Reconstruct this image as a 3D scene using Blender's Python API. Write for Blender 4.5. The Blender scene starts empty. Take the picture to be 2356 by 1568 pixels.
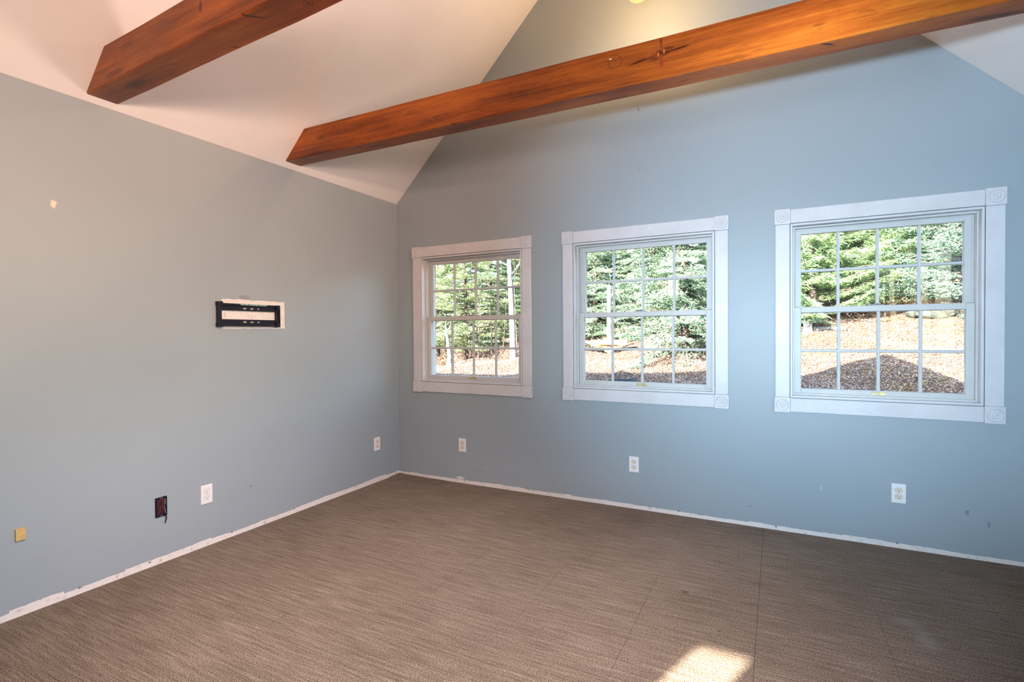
import bpy, bmesh, math, random
import numpy as np
from mathutils import Vector, Matrix

C = bpy.context.scene.collection
scene = bpy.context.scene
PI = math.pi

# ------------------------------------------------------------------ camera
FPX = 1186.80
CAM = Vector((3.0603, -3.6850, 1.2681))
yaw, pitch, roll = -0.475496, -0.014792, -0.007471
fw = Vector((math.sin(yaw)*math.cos(pitch), math.cos(yaw)*math.cos(pitch), math.sin(pitch)))
rt = Vector((math.cos(yaw), -math.sin(yaw), 0))
up = rt.cross(fw)
c_, s_ = math.cos(roll), math.sin(roll)
r2 = c_*rt + s_*up
u2 = -s_*rt + c_*up
cd = bpy.data.cameras.new('camera')
cam = bpy.data.objects.new('camera', cd)
C.objects.link(cam)
cd.sensor_width = 36
cd.lens = FPX/2356*36
cd.clip_start = 0.05
cd.clip_end = 300
M = Matrix((( r2.x, u2.x, -fw.x, CAM.x), (r2.y, u2.y, -fw.y, CAM.y), (r2.z, u2.z, -fw.z, CAM.z), (0, 0, 0, 1)))
cam.matrix_world = M
scene.camera = cam

# ------------------------------------------------------------------ sky, sun, exposure
SUN_ELEV = math.radians(25)
SUN_DIR = Vector((0.322, 0.947, 0)).normalized()*math.cos(SUN_ELEV) + Vector((0, 0, -math.sin(SUN_ELEV)))
SKY = 1.9
SUN = 64.0
world = bpy.data.worlds.new('world')
scene.world = world
world.use_nodes = True
wn = world.node_tree.nodes
wl = world.node_tree.links
bg = wn['Background']
sky = wn.new('ShaderNodeTexSky')
sky.sky_type = 'NISHITA'
sky.sun_disc = False
sky.sun_elevation = SUN_ELEV
sky.sun_rotation = math.radians(199)
sky.ozone_density = 1.3
wl.new(sky.outputs[0], bg.inputs[0])
bg.inputs[1].default_value = SKY
sd = bpy.data.lights.new('sun', 'SUN')
sd.energy = SUN
sd.angle = math.radians(0.55)
sd.color = (1.0, 0.90, 0.76)
so = bpy.data.objects.new('sun', sd)
so.location = (0, -20, 15)
so.rotation_euler = SUN_DIR.to_track_quat('-Z', 'Y').to_euler()
C.objects.link(so)

vs = scene.view_settings
vs.view_transform = 'Standard'
vs.look = 'None'
vs.gamma = 1
vs.use_curve_mapping = False
vs.exposure = 0.0
cy = scene.cycles
cy.max_bounces = 10
cy.diffuse_bounces = 6
cy.glossy_bounces = 3
cy.transmission_bounces = 4
cy.transparent_max_bounces = 10
cy.caustics_reflective = False
cy.caustics_refractive = False
cy.sample_clamp_indirect = 6
cy.use_denoising = True

# ------------------------------------------------------------------ room measures
W = 4.2846      # room width
H = 2.44        # height of the side walls
S = 0.9961      # ceiling slope
D = 6.0         # room depth
AX = W/2
AZ = H + S*AX

# ------------------------------------------------------------------ helpers
def link(o, parent=None):
    C.objects.link(o)
    if parent is not None:
        o.parent = parent
    return o

def tag(o, label=None, cat=None, group=None, kind=None):
    if label: o['label'] = label
    if cat: o['category'] = cat
    if group: o['group'] = group
    if kind: o['kind'] = kind
    return o

def empty(name, loc, rot=(0, 0, 0), parent=None):
    o = bpy.data.objects.new(name, None)
    o.location = loc
    o.rotation_euler = rot
    o.empty_display_size = 0.1
    return link(o, parent)

def obj(name, bm, mats, parent=None, smooth=False, bevel=0.0, seg=2):
    if bevel > 0:
        bmesh.ops.remove_doubles(bm, verts=bm.verts, dist=1e-6)
    bmesh.ops.recalc_face_normals(bm, faces=bm.faces)
    me = bpy.data.meshes.new(name)
    bm.to_mesh(me)
    bm.free()
    if not isinstance(mats, (list, tuple)): mats = [mats]
    for m in mats: me.materials.append(m)
    if smooth:
        for p in me.polygons: p.use_smooth = True
    o = bpy.data.objects.new(name, me)
    link(o, parent)
    if bevel > 0:
        b = o.modifiers.new('bevel', 'BEVEL')
        b.width = bevel
        b.segments = seg
        b.limit_method = 'ANGLE'
        b.angle_limit = math.radians(40)
    return o

def box(bm, x0, x1, y0, y1, z0, z1, mi=0):
    v = [bm.verts.new(p) for p in ((x0, y0, z0), (x1, y0, z0), (x1, y1, z0), (x0, y1, z0), (x0, y0, z1), (x1, y0, z1), (x1, y1, z1), (x0, y1, z1))]
    for f in ((0, 3, 2, 1), (4, 5, 6, 7), (0, 1, 5, 4), (1, 2, 6, 5), (2, 3, 7, 6), (3, 0, 4, 7)):
        fa = bm.faces.new([v[i] for i in f])
        fa.material_index = mi
    return v

def prism(bm, pts, axis, a, b, mi=0):
    """pts 2D polygon; axis 'y': pts are (x,z) extruded from y=a to y=b; 'x': (y,z); 'z': (x,y)"""
    def P(p, t):
        return {'x': (t, p[0], p[1]), 'y': (p[0], t, p[1]), 'z': (p[0], p[1], t)}[axis]
    va = [bm.verts.new(P(p, a)) for p in pts]
    vb = [bm.verts.new(P(p, b)) for p in pts]
    n = len(pts)
    fs = [bm.faces.new(va), bm.faces.new(vb[::-1])]
    for i in range(n):
        fs.append(bm.faces.new((va[i], va[(i+1) % n], vb[(i+1) % n], vb[i])))
    for f in fs: f.material_index = mi

def tube(bm, pts, radii, n=8, cap=True, mi=0):
    pts = [Vector(p) for p in pts]
    if not isinstance(radii, (list, tuple)): radii = [radii]*len(pts)
    rings = []
    ref = Vector((0, 0, 1))
    prev = None
    for i, p in enumerate(pts):
        d = (pts[min(i+1, len(pts)-1)] - pts[max(i-1, 0)]).normalized()
        if prev is None:
            r = Vector((1, 0, 0)) if abs(d.z) > 0.9 else ref
            u = d.cross(r).normalized()
        else:
            u = (prev - d*prev.dot(d)).normalized()
        prev = u
        v = d.cross(u)
        rings.append([bm.verts.new(p + radii[i]*(math.cos(2*PI*k/n)*u + math.sin(2*PI*k/n)*v)) for k in range(n)])
    for a, b in zip(rings, rings[1:]):
        for k in range(n):
            f = bm.faces.new((a[k], a[(k+1) % n], b[(k+1) % n], b[k]))
            f.material_index = mi
            f.smooth = True
    if cap:
        bm.faces.new(rings[0][::-1]).material_index = mi
        bm.faces.new(rings[-1]).material_index = mi

def lathe(bm, prof, n=28, axis='z', origin=(0, 0, 0), mi=0):
    """prof: (r, h) pairs; axis 'z' up or 'y' (h goes towards -Y)"""
    o = Vector(origin)
    rings = []
    for r, h in prof:
        ring = []
        for k in range(n):
            a = 2*PI*k/n
            if axis == 'z': p = Vector((r*math.cos(a), r*math.sin(a), h))
            elif axis == 'y': p = Vector((r*math.cos(a), -h, r*math.sin(a)))
            else: p = Vector((h, r*math.cos(a), r*math.sin(a)))
            ring.append(bm.verts.new(o + p))
        rings.append(ring)
    for a, b in zip(rings, rings[1:]):
        for k in range(n):
            f = bm.faces.new((a[k], a[(k+1) % n], b[(k+1) % n], b[k]))
            f.smooth = True
            f.material_index = mi
    if prof[-1][0] > 1e-5: bm.faces.new(rings[-1]).material_index = mi
    if prof[0][0] > 1e-5: bm.faces.new(rings[0][::-1]).material_index = mi

# ------------------------------------------------------------------ materials
class NT:
    def __init__(s, name):
        s.m = bpy.data.materials.new(name)
        s.m.use_nodes = True
        s.n = s.m.node_tree.nodes
        s.l = s.m.node_tree.links
        s.b = s.n['Principled BSDF']
        s._pos = None
    def node(s, t, **kw):
        n = s.n.new(t)
        for k, v in kw.items(): setattr(n, k, v)
        return n
    def put(s, sock, v):
        if isinstance(v, bpy.types.NodeSocket): s.l.new(v, sock)
        elif isinstance(v, (tuple, list)) and len(v) == 3 and sock.type == 'RGBA': sock.default_value = (*v, 1)
        else: sock.default_value = v
    def pos(s):
        if s._pos is None:
            s._pos = s.node('ShaderNodeTexCoord').outputs['Object']
        return s._pos
    def mapped(s, scale=(1, 1, 1), loc=(0, 0, 0), rot=(0, 0, 0)):
        m = s.node('ShaderNodeMapping')
        s.l.new(s.pos(), m.inputs[0])
        m.inputs['Scale'].default_value = scale
        m.inputs['Location'].default_value = loc
        m.inputs['Rotation'].default_value = rot
        return m.outputs[0]
    def noise(s, vec=None, scale=5, detail=3, rough=0.5, dist=0, out=0):
        n = s.node('ShaderNodeTexNoise')
        s.l.new(vec if vec is not None else s.pos(), n.inputs['Vector'])
        n.inputs['Scale'].default_value = scale
        n.inputs['Detail'].default_value = detail
        n.inputs['Roughness'].default_value = rough
        n.inputs['Distortion'].default_value = dist
        return n.outputs[out]
    def ramp(s, fac, stops, interp='LINEAR'):
        r = s.node('ShaderNodeValToRGB')
        r.color_ramp.interpolation = interp
        e = r.color_ramp.elements
        while len(e) < len(stops): e.new(0.5)
        for i, (p, c) in enumerate(stops):
            e[i].position = p
            e[i].color = (*c, 1) if len(c) == 3 else c
        s.put(r.inputs[0], fac)
        return r.outputs[0]
    def mix(s, fac, a, b, mode='MIX'):
        m = s.node('ShaderNodeMix', data_type='RGBA', blend_type=mode)
        s.put(m.inputs[0], fac); s.put(m.inputs[6], a); s.put(m.inputs[7], b)
        return m.outputs[2]
    def math(s, op, a, b=0.0, c=None, clamp=False):
        m = s.node('ShaderNodeMath', operation=op, use_clamp=clamp)
        s.put(m.inputs[0], a); s.put(m.inputs[1], b)
        if c is not None: s.put(m.inputs[2], c)
        return m.outputs[0]
    def sep(s, vec=None):
        n = s.node('ShaderNodeSeparateXYZ')
        s.l.new(vec if vec is not None else s.pos(), n.inputs[0])
        return n.outputs
    def bump(s, h, strength=0.2, dist=0.01):
        b = s.node('ShaderNodeBump')
        b.inputs['Strength'].default_value = strength
        b.inputs['Distance'].default_value = dist
        s.l.new(h, b.inputs['Height'])
        s.l.new(b.outputs[0], s.b.inputs['Normal'])
    def set(s, color=None, rough=None, metal=None, spec=None, **kw):
        if color is not None: s.put(s.b.inputs['Base Color'], color)
        if rough is not None: s.put(s.b.inputs['Roughness'], rough)
        if metal is not None: s.put(s.b.inputs['Metallic'], metal)
        if spec is not None: s.put(s.b.inputs['Specular IOR Level'], spec)
        for k, v in kw.items(): s.put(s.b.inputs[k.replace('_', ' ')], v)
        return s.m

def simple(name, color, rough=0.5, metal=0.0, spec=0.5, var=0.0, vscale=8):
    t = NT(name)
    col = color
    if var:
        n = t.noise(scale=vscale, detail=4)
        a = tuple(max(0, c*(1-var)) for c in color)
        b = tuple(min(1, c*(1+var)) for c in color)
        col = t.ramp(n, [(0.3, a), (0.7, b)])
    return t.set(col, rough, metal, spec)

PAINT = (0.312, 0.352, 0.380)
BARE = (0.74, 0.67, 0.63)

def wall_mat(name, axis, strip, spots=(), patches=(), seed=0.0):
    """paint; axis = 0 for a wall running along X, 1 along Y; a torn strip of bare plaster at the foot"""
    t = NT(name)
    x, y, z = t.sep()
    u = x if axis == 0 else y
    cv = t.node('ShaderNodeCombineXYZ')
    t.put(cv.inputs[0], u); t.put(cv.inputs[1], z); cv.inputs[2].default_value = seed
    uv = cv.outputs[0]
    base = t.ramp(t.noise(uv, 1.3, 4, 0.55), [(0.3, tuple(c*0.965 for c in PAINT)), (0.7, tuple(c*1.02 for c in PAINT))])
    # scuffs near the foot of the wall
    sc = t.noise(uv, 9, 5, 0.65)
    low = t.node('ShaderNodeMapRange'); t.put(low.inputs[0], z); low.inputs[1].default_value = 0.9; low.inputs[2].default_value = 0.1
    scm = t.math('MULTIPLY', t.ramp(sc, [(0.60, (0, 0, 0)), (0.78, (1, 1, 1))]), t.math('MULTIPLY', low.outputs[0], 0.3, clamp=True))
    base = t.mix(scm, base, (0.30, 0.33, 0.36))
    # bare strip where the baseboard was
    e1 = t.noise(uv, 2.1, 3, 0.6)
    e2 = t.noise(uv, 26, 3, 0.7)
    # steps in the torn edge
    fl = t.node('ShaderNodeTexVoronoi', feature='F1'); fl.inputs['Scale'].default_value = 3.0
    cu = t.node('ShaderNodeCombineXYZ'); t.put(cu.inputs[0], u); cu.inputs[1].default_value = seed
    t.l.new(cu.outputs[0], fl.inputs['Vector'])
    hgt = t.math('ADD', strip, t.math('MULTIPLY', t.math('SUBTRACT', e1, 0.5), strip*1.1))
    hgt = t.math('ADD', hgt, t.math('MULTIPLY', t.math('SUBTRACT', e2, 0.5), strip*0.35))
    hgt = t.math('ADD', hgt, t.math('MULTIPLY', t.math('SUBTRACT', t.sep(fl.outputs['Color'])[0], 0.5), strip*0.35))
    m = t.math('LESS_THAN', z, hgt)
    bare = t.ramp(t.noise(uv, 30, 5, 0.7), [(0.30, (0.42, 0.36, 0.33)), (0.42, BARE), (0.8, (0.80, 0.74, 0.70))])
    # square torn patches of bare board: (u0,u1,z0,z1)
    wob = t.math('MULTIPLY', t.math('SUBTRACT', t.noise(uv, 14, 4, 0.7), 0.5), 0.020)
    for (u0, u1, z0, z1) in patches:
        a = t.math('GREATER_THAN', t.math('ADD', u, t.math('MULTIPLY', wob, 0.2)), u0)
        b = t.math('LESS_THAN', t.math('ADD', u, t.math('MULTIPLY', wob, 0.5)), u1)
        c = t.math('GREATER_THAN', t.math('ADD', z, t.math('MULTIPLY', wob, 0.8)), z0)
        d = t.math('LESS_THAN', t.math('ADD', z, wob), z1)
        m = t.math('MAXIMUM', m, t.math('MULTIPLY', t.math('MULTIPLY', a, b), t.math('MULTIPLY', c, d)))
    col = t.mix(m, base, bare)
    # spots: (u, z, radius_u, radius_z, color, strength)
    w2 = t.noise(uv, 60, 3, 0.7)
    for (su, sz, ru, rz, scol, st) in spots:
        du = t.math('DIVIDE', t.math('SUBTRACT', u, su), ru)
        dz = t.math('DIVIDE', t.math('SUBTRACT', z, sz), rz)
        r = t.math('SQRT', t.math('ADD', t.math('MULTIPLY', du, du), t.math('MULTIPLY', dz, dz)))
        r = t.math('ADD', r, t.math('MULTIPLY', t.math('SUBTRACT', w2, 0.5), 1.6))
        mk = t.ramp(r, [(0.55, (st, st, st)), (1.0, (0, 0, 0))])
        col = t.mix(mk, col, scol)
    t.bump(t.noise(uv, 130, 3, 0.6), 0.06, 0.004)
    return t.set(col, 0.42, 0, 0.35)

DK = (0.07, 0.08, 0.09)
m_wall_left = wall_mat('wall_paint_left', 1, 0.036,
    spots=[(-2.492, 1.90, 0.014, 0.022, (0.75, 0.62, 0.50), 1), (-1.4855, 0.283, 0.008, 0.006, DK, 0.8), (-1.03, 1.875, 0.004, 0.006, (0.7, 0.7, 0.68), 0.8),
           (-1.51, 1.513, 0.05, 0.016, (0.2, 0.19, 0.17), 0.45), (-1.98, 1.32, 0.09, 0.05, (0.33, 0.36, 0.37), 0.35), (-1.46, 1.37, 0.002, 0.05, (0.4, 0.3, 0.25), 0.8)] +
          [(y, z, 0.007, 0.006, DK, 0.9) for y, z in ((-0.55, 0.03), (-1.15, 0.032), (-1.62, 0.03), (-2.1, 0.028), (-2.42, 0.03), (-2.75, 0.026))],
    patches=[(-1.664, -1.208, 1.312, 1.497)], seed=3.0)
m_wall_front = wall_mat('wall_paint_front', 0, 0.030,
    spots=[(2.181, 2.846, 0.002, 0.022, DK, 1), (2.189, 2.842, 0.008, 0.003, DK, 1), (2.186, 2.42, 0.002, 0.02, DK, 0.5), (3.997, 0.257, 0.010, 0.018, (0.16, 0.2, 0.24), 0.8),
           (4.088, 0.2, 0.006, 0.02, (0.16, 0.2, 0.24), 0.8), (3.42, 0.25, 0.05, 0.16, (0.30, 0.36, 0.40), 0.45), (0.66, 0.042, 0.045, 0.016, (0.74, 0.67, 0.63), 0.9),
           (2.9, 0.13, 0.006, 0.005, DK, 0.7), (3.3, 0.30, 0.005, 0.02, (0.6, 0.65, 0.68), 0.5), (0.86, 0.12, 0.06, 0.004, (0.2, 0.2, 0.2), 0.5)] +
          [(x, z, 0.007, 0.006, DK, 0.9) for x, z in ((0.7, 0.022), (1.3, 0.024), (2.45, 0.03), (3.05, 0.02), (3.68, 0.028))], seed=11.0)
m_wall_plain = wall_mat('wall_paint_plain', 1, 0.03, seed=23.0)

def ceiling_mat():
    t = NT('ceiling_paint')
    n = t.noise(scale=3, detail=3)
    t.bump(t.noise(scale=90, detail=3), 0.05, 0.004)
    return t.set(t.ramp(n, [(0.3, (0.755, 0.72, 0.705)), (0.7, (0.79, 0.76, 0.745))]), 0.7, 0, 0.25)
m_ceiling = ceiling_mat()

def carpet_mat(name='carpet'):
    t = NT(name)
    st = t.noise(t.mapped((3.5, 80, 1)), 1.0, 3, 0.65)
    st2 = t.noise(t.mapped((7, 240, 1)), 1.0, 2, 0.6)
    fine = t.noise(t.mapped((1, 1.5, 1)), 165, 3, 0.75)
    pile = t.node('ShaderNodeTexVoronoi', feature='F1')
    pile.inputs['Scale'].default_value = 190
    t.l.new(t.mapped((1, 1.25, 1)), pile.inputs['Vector'])
    big = t.noise(scale=1.1, detail=4, rough=0.6)
    k = t.math('ADD', t.math('MULTIPLY', st, 0.21), t.math('MULTIPLY', st2, 0.15))
    k = t.math('ADD', k, t.math('MULTIPLY', fine, 0.64))
    col = t.ramp(k, [(0.39, (0.095, 0.066, 0.048)), (0.47, (0.220, 0.160, 0.118)), (0.53, (0.315, 0.240, 0.184)), (0.61, (0.53, 0.43, 0.345))])
    col = t.mix(0.75, col, t.ramp(big, [(0.3, (0.78, 0.76, 0.74)), (0.7, (1.12, 1.12, 1.14))]), 'MULTIPLY')
    x, y, z = t.sep()
    # tile seams along Y every 0.4757 m, alternately faint; cross seams very faint
    def seam(v, off, period, w):
        a = t.math('MULTIPLY', t.math('SUBTRACT', v, off), 1/period)
        fr = t.math('ABSOLUTE', t.math('SUBTRACT', t.math('FRACT', t.math('ADD', a, 100.5)), 0.5))
        return t.math('LESS_THAN', fr, w/period)
    wob = t.math('MULTIPLY', t.math('SUBTRACT', t.noise(scale=40, detail=2), 0.5), 0.004)
    sx = seam(t.math('ADD', x, wob), 2.981, 0.4757, 0.0016)
    fade = t.ramp(t.noise(t.mapped((1.0, 0.8, 1), (4, 2, 0)), 1.6, 2), [(0.46, (0.03, 0.03, 0.03)), (0.62, (0.4, 0.4, 0.4))])
    strong = seam(x, 2.981, 4.0, 0.02)
    fade = t.math('MAXIMUM', fade, t.math('MULTIPLY', strong, 0.5))
    col = t.mix(t.math('MULTIPLY', sx, fade), col, (0.03, 0.02, 0.015))
    # pale worn marks and dark crumbs
    for (px, py, rx, ry, cc, stg) in ((3.565, -0.93, 0.07, 0.05, (0.36, 0.31, 0.28), 0.5), (3.60, -1.05, 0.05, 0.11, (0.36, 0.31, 0.28), 0.5), (2.66, -1.08, 0.025, 0.02, (0.05, 0.04, 0.03), 0.6)):
        dx = t.math('DIVIDE', t.math('SUBTRACT', x, px), rx); dy = t.math('DIVIDE', t.math('SUBTRACT', y, py), ry)
        r = t.math('SQRT', t.math('ADD', t.math('MULTIPLY', dx, dx), t.math('MULTIPLY', dy, dy)))
        col = t.mix(t.ramp(r, [(0.3, (stg,)*3), (1.0, (0, 0, 0))]), col, cc)
    cr = t.noise(t.mapped((1, 1, 1), (7, 3, 0)), 16, 2, 0.5)
    col = t.mix(t.ramp(cr, [(0.76, (0, 0, 0)), (0.80, (0.7,)*3)]), col, (0.035, 0.025, 0.02))
    h = t.math('ADD', t.math('MULTIPLY', pile.outputs['Distance'], -0.9), t.math('MULTIPLY', k, 1.6))
    t.bump(h, 0.9, 0.008)
    return t.set(col, 0.95, 0, 0.1)
m_carpet = carpet_mat()

def beam_mat(name, seed, marks=()):
    t = NT(name)
    L = (seed, seed*0.7, 0)
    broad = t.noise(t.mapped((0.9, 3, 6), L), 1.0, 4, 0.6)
    grain = t.noise(t.mapped((1.4, 30, 55), L), 1.0, 5, 0.65, 0.6)
    ring = t.node('ShaderNodeTexWave', wave_type='RINGS', rings_direction='SPHERICAL')
    t.l.new(t.mapped((0.9, 5, 6.0), (-2.35+seed*0.3, 6.0, -15.3)), ring.inputs['Vector'])
    ring.inputs['Scale'].default_value = 5
    ring.inputs['Distortion'].default_value = 5
    ring.inputs['Detail'].default_value = 3
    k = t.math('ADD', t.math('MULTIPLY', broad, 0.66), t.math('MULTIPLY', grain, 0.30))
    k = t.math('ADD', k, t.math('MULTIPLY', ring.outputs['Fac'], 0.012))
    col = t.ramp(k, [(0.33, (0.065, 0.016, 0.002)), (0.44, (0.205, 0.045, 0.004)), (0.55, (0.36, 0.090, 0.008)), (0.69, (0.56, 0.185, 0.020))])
    # fine dark pores
    por = t.noise(t.mapped((9, 90, 160), L), 1.0, 3, 0.7)
    col = t.mix(t.ramp(por, [(0.62, (0, 0, 0)), (0.72, (0.55,)*3)]), col, (0.10, 0.020, 0.003))
    # vertical saw marks
    saw = t.noise(t.mapped((70, 1.5, 1.2), L), 1.0, 2, 0.5)
    col = t.mix(t.ramp(saw, [(0.62, (0, 0, 0)), (0.80, (0.22,)*3)]), col, (0.08, 0.020, 0.004))
    # dark blotches
    bl = t.noise(t.mapped((3.0, 9, 9), L), 1.6, 4, 0.65)
    col = t.mix(t.ramp(bl, [(0.60, (0, 0, 0)), (0.76, (0.75,)*3)]), col, (0.07, 0.018, 0.004))
    x, y, z = t.sep()
    w2 = t.noise(scale=45, detail=3)
    nrm = t.sep(t.node('ShaderNodeNewGeometry').outputs['Normal'])
    for (kind, mx, mz, rx, rz, ang, cc, stg) in marks:
        ca, sa = math.cos(ang), math.sin(ang)
        under = kind[0] == 'b'       # a mark on the underside: mz is then its y
        kind = kind.lstrip('b')
        ax = t.math('SUBTRACT', x, mx); az = t.math('SUBTRACT', y if under else z, mz)
        ux = t.math('ADD', t.math('MULTIPLY', ax, ca/rx), t.math('MULTIPLY', az, sa/rx))
        uz = t.math('ADD', t.math('MULTIPLY', ax, -sa/rz), t.math('MULTIPLY', az, ca/rz))
        r = t.math('SQRT', t.math('ADD', t.math('MULTIPLY', ux, ux), t.math('MULTIPLY', uz, uz)))
        r = t.math('ADD', r, t.math('MULTIPLY', t.math('SUBTRACT', w2, 0.5), 0.5))
        if kind == 'ring':
            mk = t.ramp(r, [(0.66, (0, 0, 0)), (0.84, (stg,)*3), (1.02, (0, 0, 0))])
        else:
            mk = t.ramp(r, [(0.5, (stg,)*3), (1.0, (0, 0, 0))])
        face = t.math('LESS_THAN', nrm[2] if under else nrm[1], -0.5)
        mk = t.math('MULTIPLY', mk, face)
        col = t.mix(mk, col, cc)
    t.bump(t.math('ADD', grain, t.math('MULTIPLY', por, -0.5)), 0.25, 0.004)
    return t.set(col, 0.38, 0, 0.35)

KD = (0.045, 0.008, 0.002)
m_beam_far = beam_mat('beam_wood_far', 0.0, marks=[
    ('ring', 2.359, 2.577, 0.038, 0.038, 0, (0.12, 0.028, 0.005), 0.75), ('ring', 2.350, 2.575, 0.017, 0.017, 0, (0.16, 0.04, 0.006), 0.7),
    ('dot', 2.337, 2.597, 0.008, 0.003, 0.2, (0.9, 0.8, 0.7), 1.0),
    ('dot', 2.577, 2.563, 0.068, 0.027, 0.25, KD, 1.0), ('dot', 2.578, 2.595, 0.008, 0.058, 0, KD, 0.9), ('dot', 2.580, 2.525, 0.012, 0.035, 0, (0.20, 0.02, 0.004), 0.8),
    ('dot', 2.655, 2.568, 0.065, 0.009, 0.05, KD, 0.95), ('dot', 2.49, 2.553, 0.085, 0.008, 0.15, KD, 0.9),
    ('dot', 2.565, 2.562, 0.006, 0.014, 0, (0.45, 0.12, 0.02), 0.9), ('dot', 2.592, 2.570, 0.006, 0.014, 0, (0.45, 0.12, 0.02), 0.9),
    ('ring', 2.66, 2.60, 0.10, 0.030, 0.15, (0.28, 0.06, 0.008), 0.7), ('ring', 2.70, 2.59, 0.20, 0.055, 0.1, (0.28, 0.06, 0.008), 0.5),
    ('bdot', 3.243, -1.19, 0.035, 0.010, 0.6, KD, 0.95), ('bdot', 3.79, -1.12, 0.12, 0.02, 0.1, KD, 0.8), ('ring', 3.25, 2.57, 0.30, 0.045, 0.05, (0.30, 0.07, 0.010), 0.6), ('ring', 3.28, 2.57, 0.18, 0.024, 0.05, (0.30, 0.07, 0.010), 0.5),
    ('bdot', 1.47, -1.18, 0.07, 0.006, 0.5, KD, 0.8), ('bdot', 1.42, -1.20, 0.03, 0.02, 0, KD, 0.6), ('bdot', 0.78, -1.14, 0.15, 0.03, 0, KD, 0.55), ('dot', 0.36, 2.47, 0.16, 0.02, 0, KD, 0.6)])
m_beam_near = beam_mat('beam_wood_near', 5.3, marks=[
    ('bdot', 1.265, -2.362, 0.060, 0.007, 0.75, KD, 0.95), ('bring', 1.514, -2.312, 0.024, 0.018, 0, KD, 1), ('bdot', 1.514, -2.312, 0.010, 0.008, 0, KD, 1),
    ('bdot', 0.33, -2.30, 0.10, 0.03, 0, KD, 0.75), ('bdot', 1.02, -2.258, 0.03, 0.007, 0.5, KD, 0.8), ('dot', 0.98, 2.60, 0.012, 0.03, 0, KD, 0.8), ('dot', 0.30, 2.50, 0.10, 0.02, 0, KD, 0.5)])

m_trim = NT('trim_paint')
m_trim.bump(m_trim.noise(scale=60, detail=3), 0.05, 0.003)
m_trim = m_trim.set(m_trim.ramp(m_trim.noise(scale=4, detail=5, rough=0.7), [(0.3, (0.53, 0.51, 0.52)), (0.6, (0.60, 0.58, 0.60))]), 0.38, 0, 0.45)
m_sash = simple('sash_vinyl', (0.53, 0.52, 0.505), 0.42, 0, 0.4, 0.05, 6)
m_ext_white = simple('exterior_trim', (0.72, 0.74, 0.76), 0.6, 0, 0.3, 0.05)
m_brass = simple('aged_brass', (0.62, 0.50, 0.27), 0.35, 0.6, 0.5, 0.2, 40)
m_plate = simple('white_plastic', (0.78, 0.75, 0.74), 0.35, 0, 0.5)
m_ivory = simple('ivory_plastic', (0.72, 0.62, 0.48), 0.35, 0, 0.5)
m_dark = simple('dark_slot', (0.02, 0.015, 0.012), 0.6)
m_black = simple('black_metal', (0.007, 0.004, 0.011), 0.42, 0.0, 0.3, 0.3, 30)
m_steel = simple('bright_screw', (0.6, 0.6, 0.6), 0.3, 0.9)
m_tan = simple('tan_block', (0.56, 0.38, 0.15), 0.7, 0, 0.2, 0.12, 60)
m_redbox = simple('red_box_inside', (0.055, 0.011, 0.014), 0.7, 0, 0.3, 0.8, 60)
m_siding = simple('house_siding', (0.35, 0.36, 0.38), 0.8, 0, 0.2, 0.1)
m_roof = simple('roof_shingle', (0.10, 0.10, 0.11), 0.9, 0, 0.2, 0.3, 20)

def glass_mat():
    t = NT('window_glass')
    t.n.remove(t.b)
    tr = t.node('ShaderNodeBsdfTransparent'); tr.inputs[0].default_value = (0.95, 0.97, 0.96, 1)
    gl = t.node('ShaderNodeBsdfGlossy'); gl.inputs['Roughness'].default_value = 0.01
    fr = t.node('ShaderNodeFresnel'); fr.inputs['IOR'].default_value = 1.5
    mx = t.node('ShaderNodeMixShader')
    t.l.new(t.math('MULTIPLY', fr.outputs[0], 0.38, clamp=True), mx.inputs[0])
    t.l.new(tr.outputs[0], mx.inputs[1]); t.l.new(gl.outputs[0], mx.inputs[2])
    t.l.new(mx.outputs[0], t.n['Material Output'].inputs[0])
    return t.m
m_glass = glass_mat()

def emis(name, col, strength):
    t = NT(name)
    return t.set(col, 0.4, Emission_Color=(*col, 1), Emission_Strength=strength)

# ------------------------------------------------------------------ room shell
def grid_wall(name, mats, us, zs, holes, axis, c0, c1, hole_mi=0):
    """a wall slab with rectangular openings. axis 'x': runs along X between planes y=c0 (room) and y=c1; axis 'y': runs along Y between x=c0 and x=c1"""
    bm = bmesh.new()
    def P(u, c, z): return (u, c, z) if axis == 'x' else (c, u, z)
    def q(pts, mi=0):
        f = bm.faces.new([bm.verts.new(p) for p in pts]); f.material_index = mi
    def hole(i, j):
        uc = (us[i]+us[i+1])/2; zc = (zs[j]+zs[j+1])/2
        return any(a < uc < b and c < zc < d for a, b, c, d in holes)
    nu, nz = len(us)-1, len(zs)-1
    for i in range(nu):
        for j in range(nz):
            if hole(i, j): continue
            for c, mi in ((c0, 0), (c1, 1)):
                q([P(us[i], c, zs[j]), P(us[i+1], c, zs[j]), P(us[i+1], c, zs[j+1]), P(us[i], c, zs[j+1])], mi)
            if i == 0 or hole(i-1, j): q([P(us[i], c0, zs[j]), P(us[i], c1, zs[j]), P(us[i], c1, zs[j+1]), P(us[i], c0, zs[j+1])], hole_mi)
            if i == nu-1 or hole(i+1, j): q([P(us[i+1], c0, zs[j]), P(us[i+1], c1, zs[j]), P(us[i+1], c1, zs[j+1]), P(us[i+1], c0, zs[j+1])], hole_mi)
            if j == 0 or hole(i, j-1): q([P(us[i], c0, zs[j]), P(us[i+1], c0, zs[j]), P(us[i+1], c1, zs[j]), P(us[i], c1, zs[j])], hole_mi)
            if j == nz-1 or hole(i, j+1): q([P(us[i], c0, zs[j+1]), P(us[i+1], c0, zs[j+1]), P(us[i+1], c1, zs[j+1]), P(us[i], c1, zs[j+1])], hole_mi)
    return bm, mats

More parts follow.
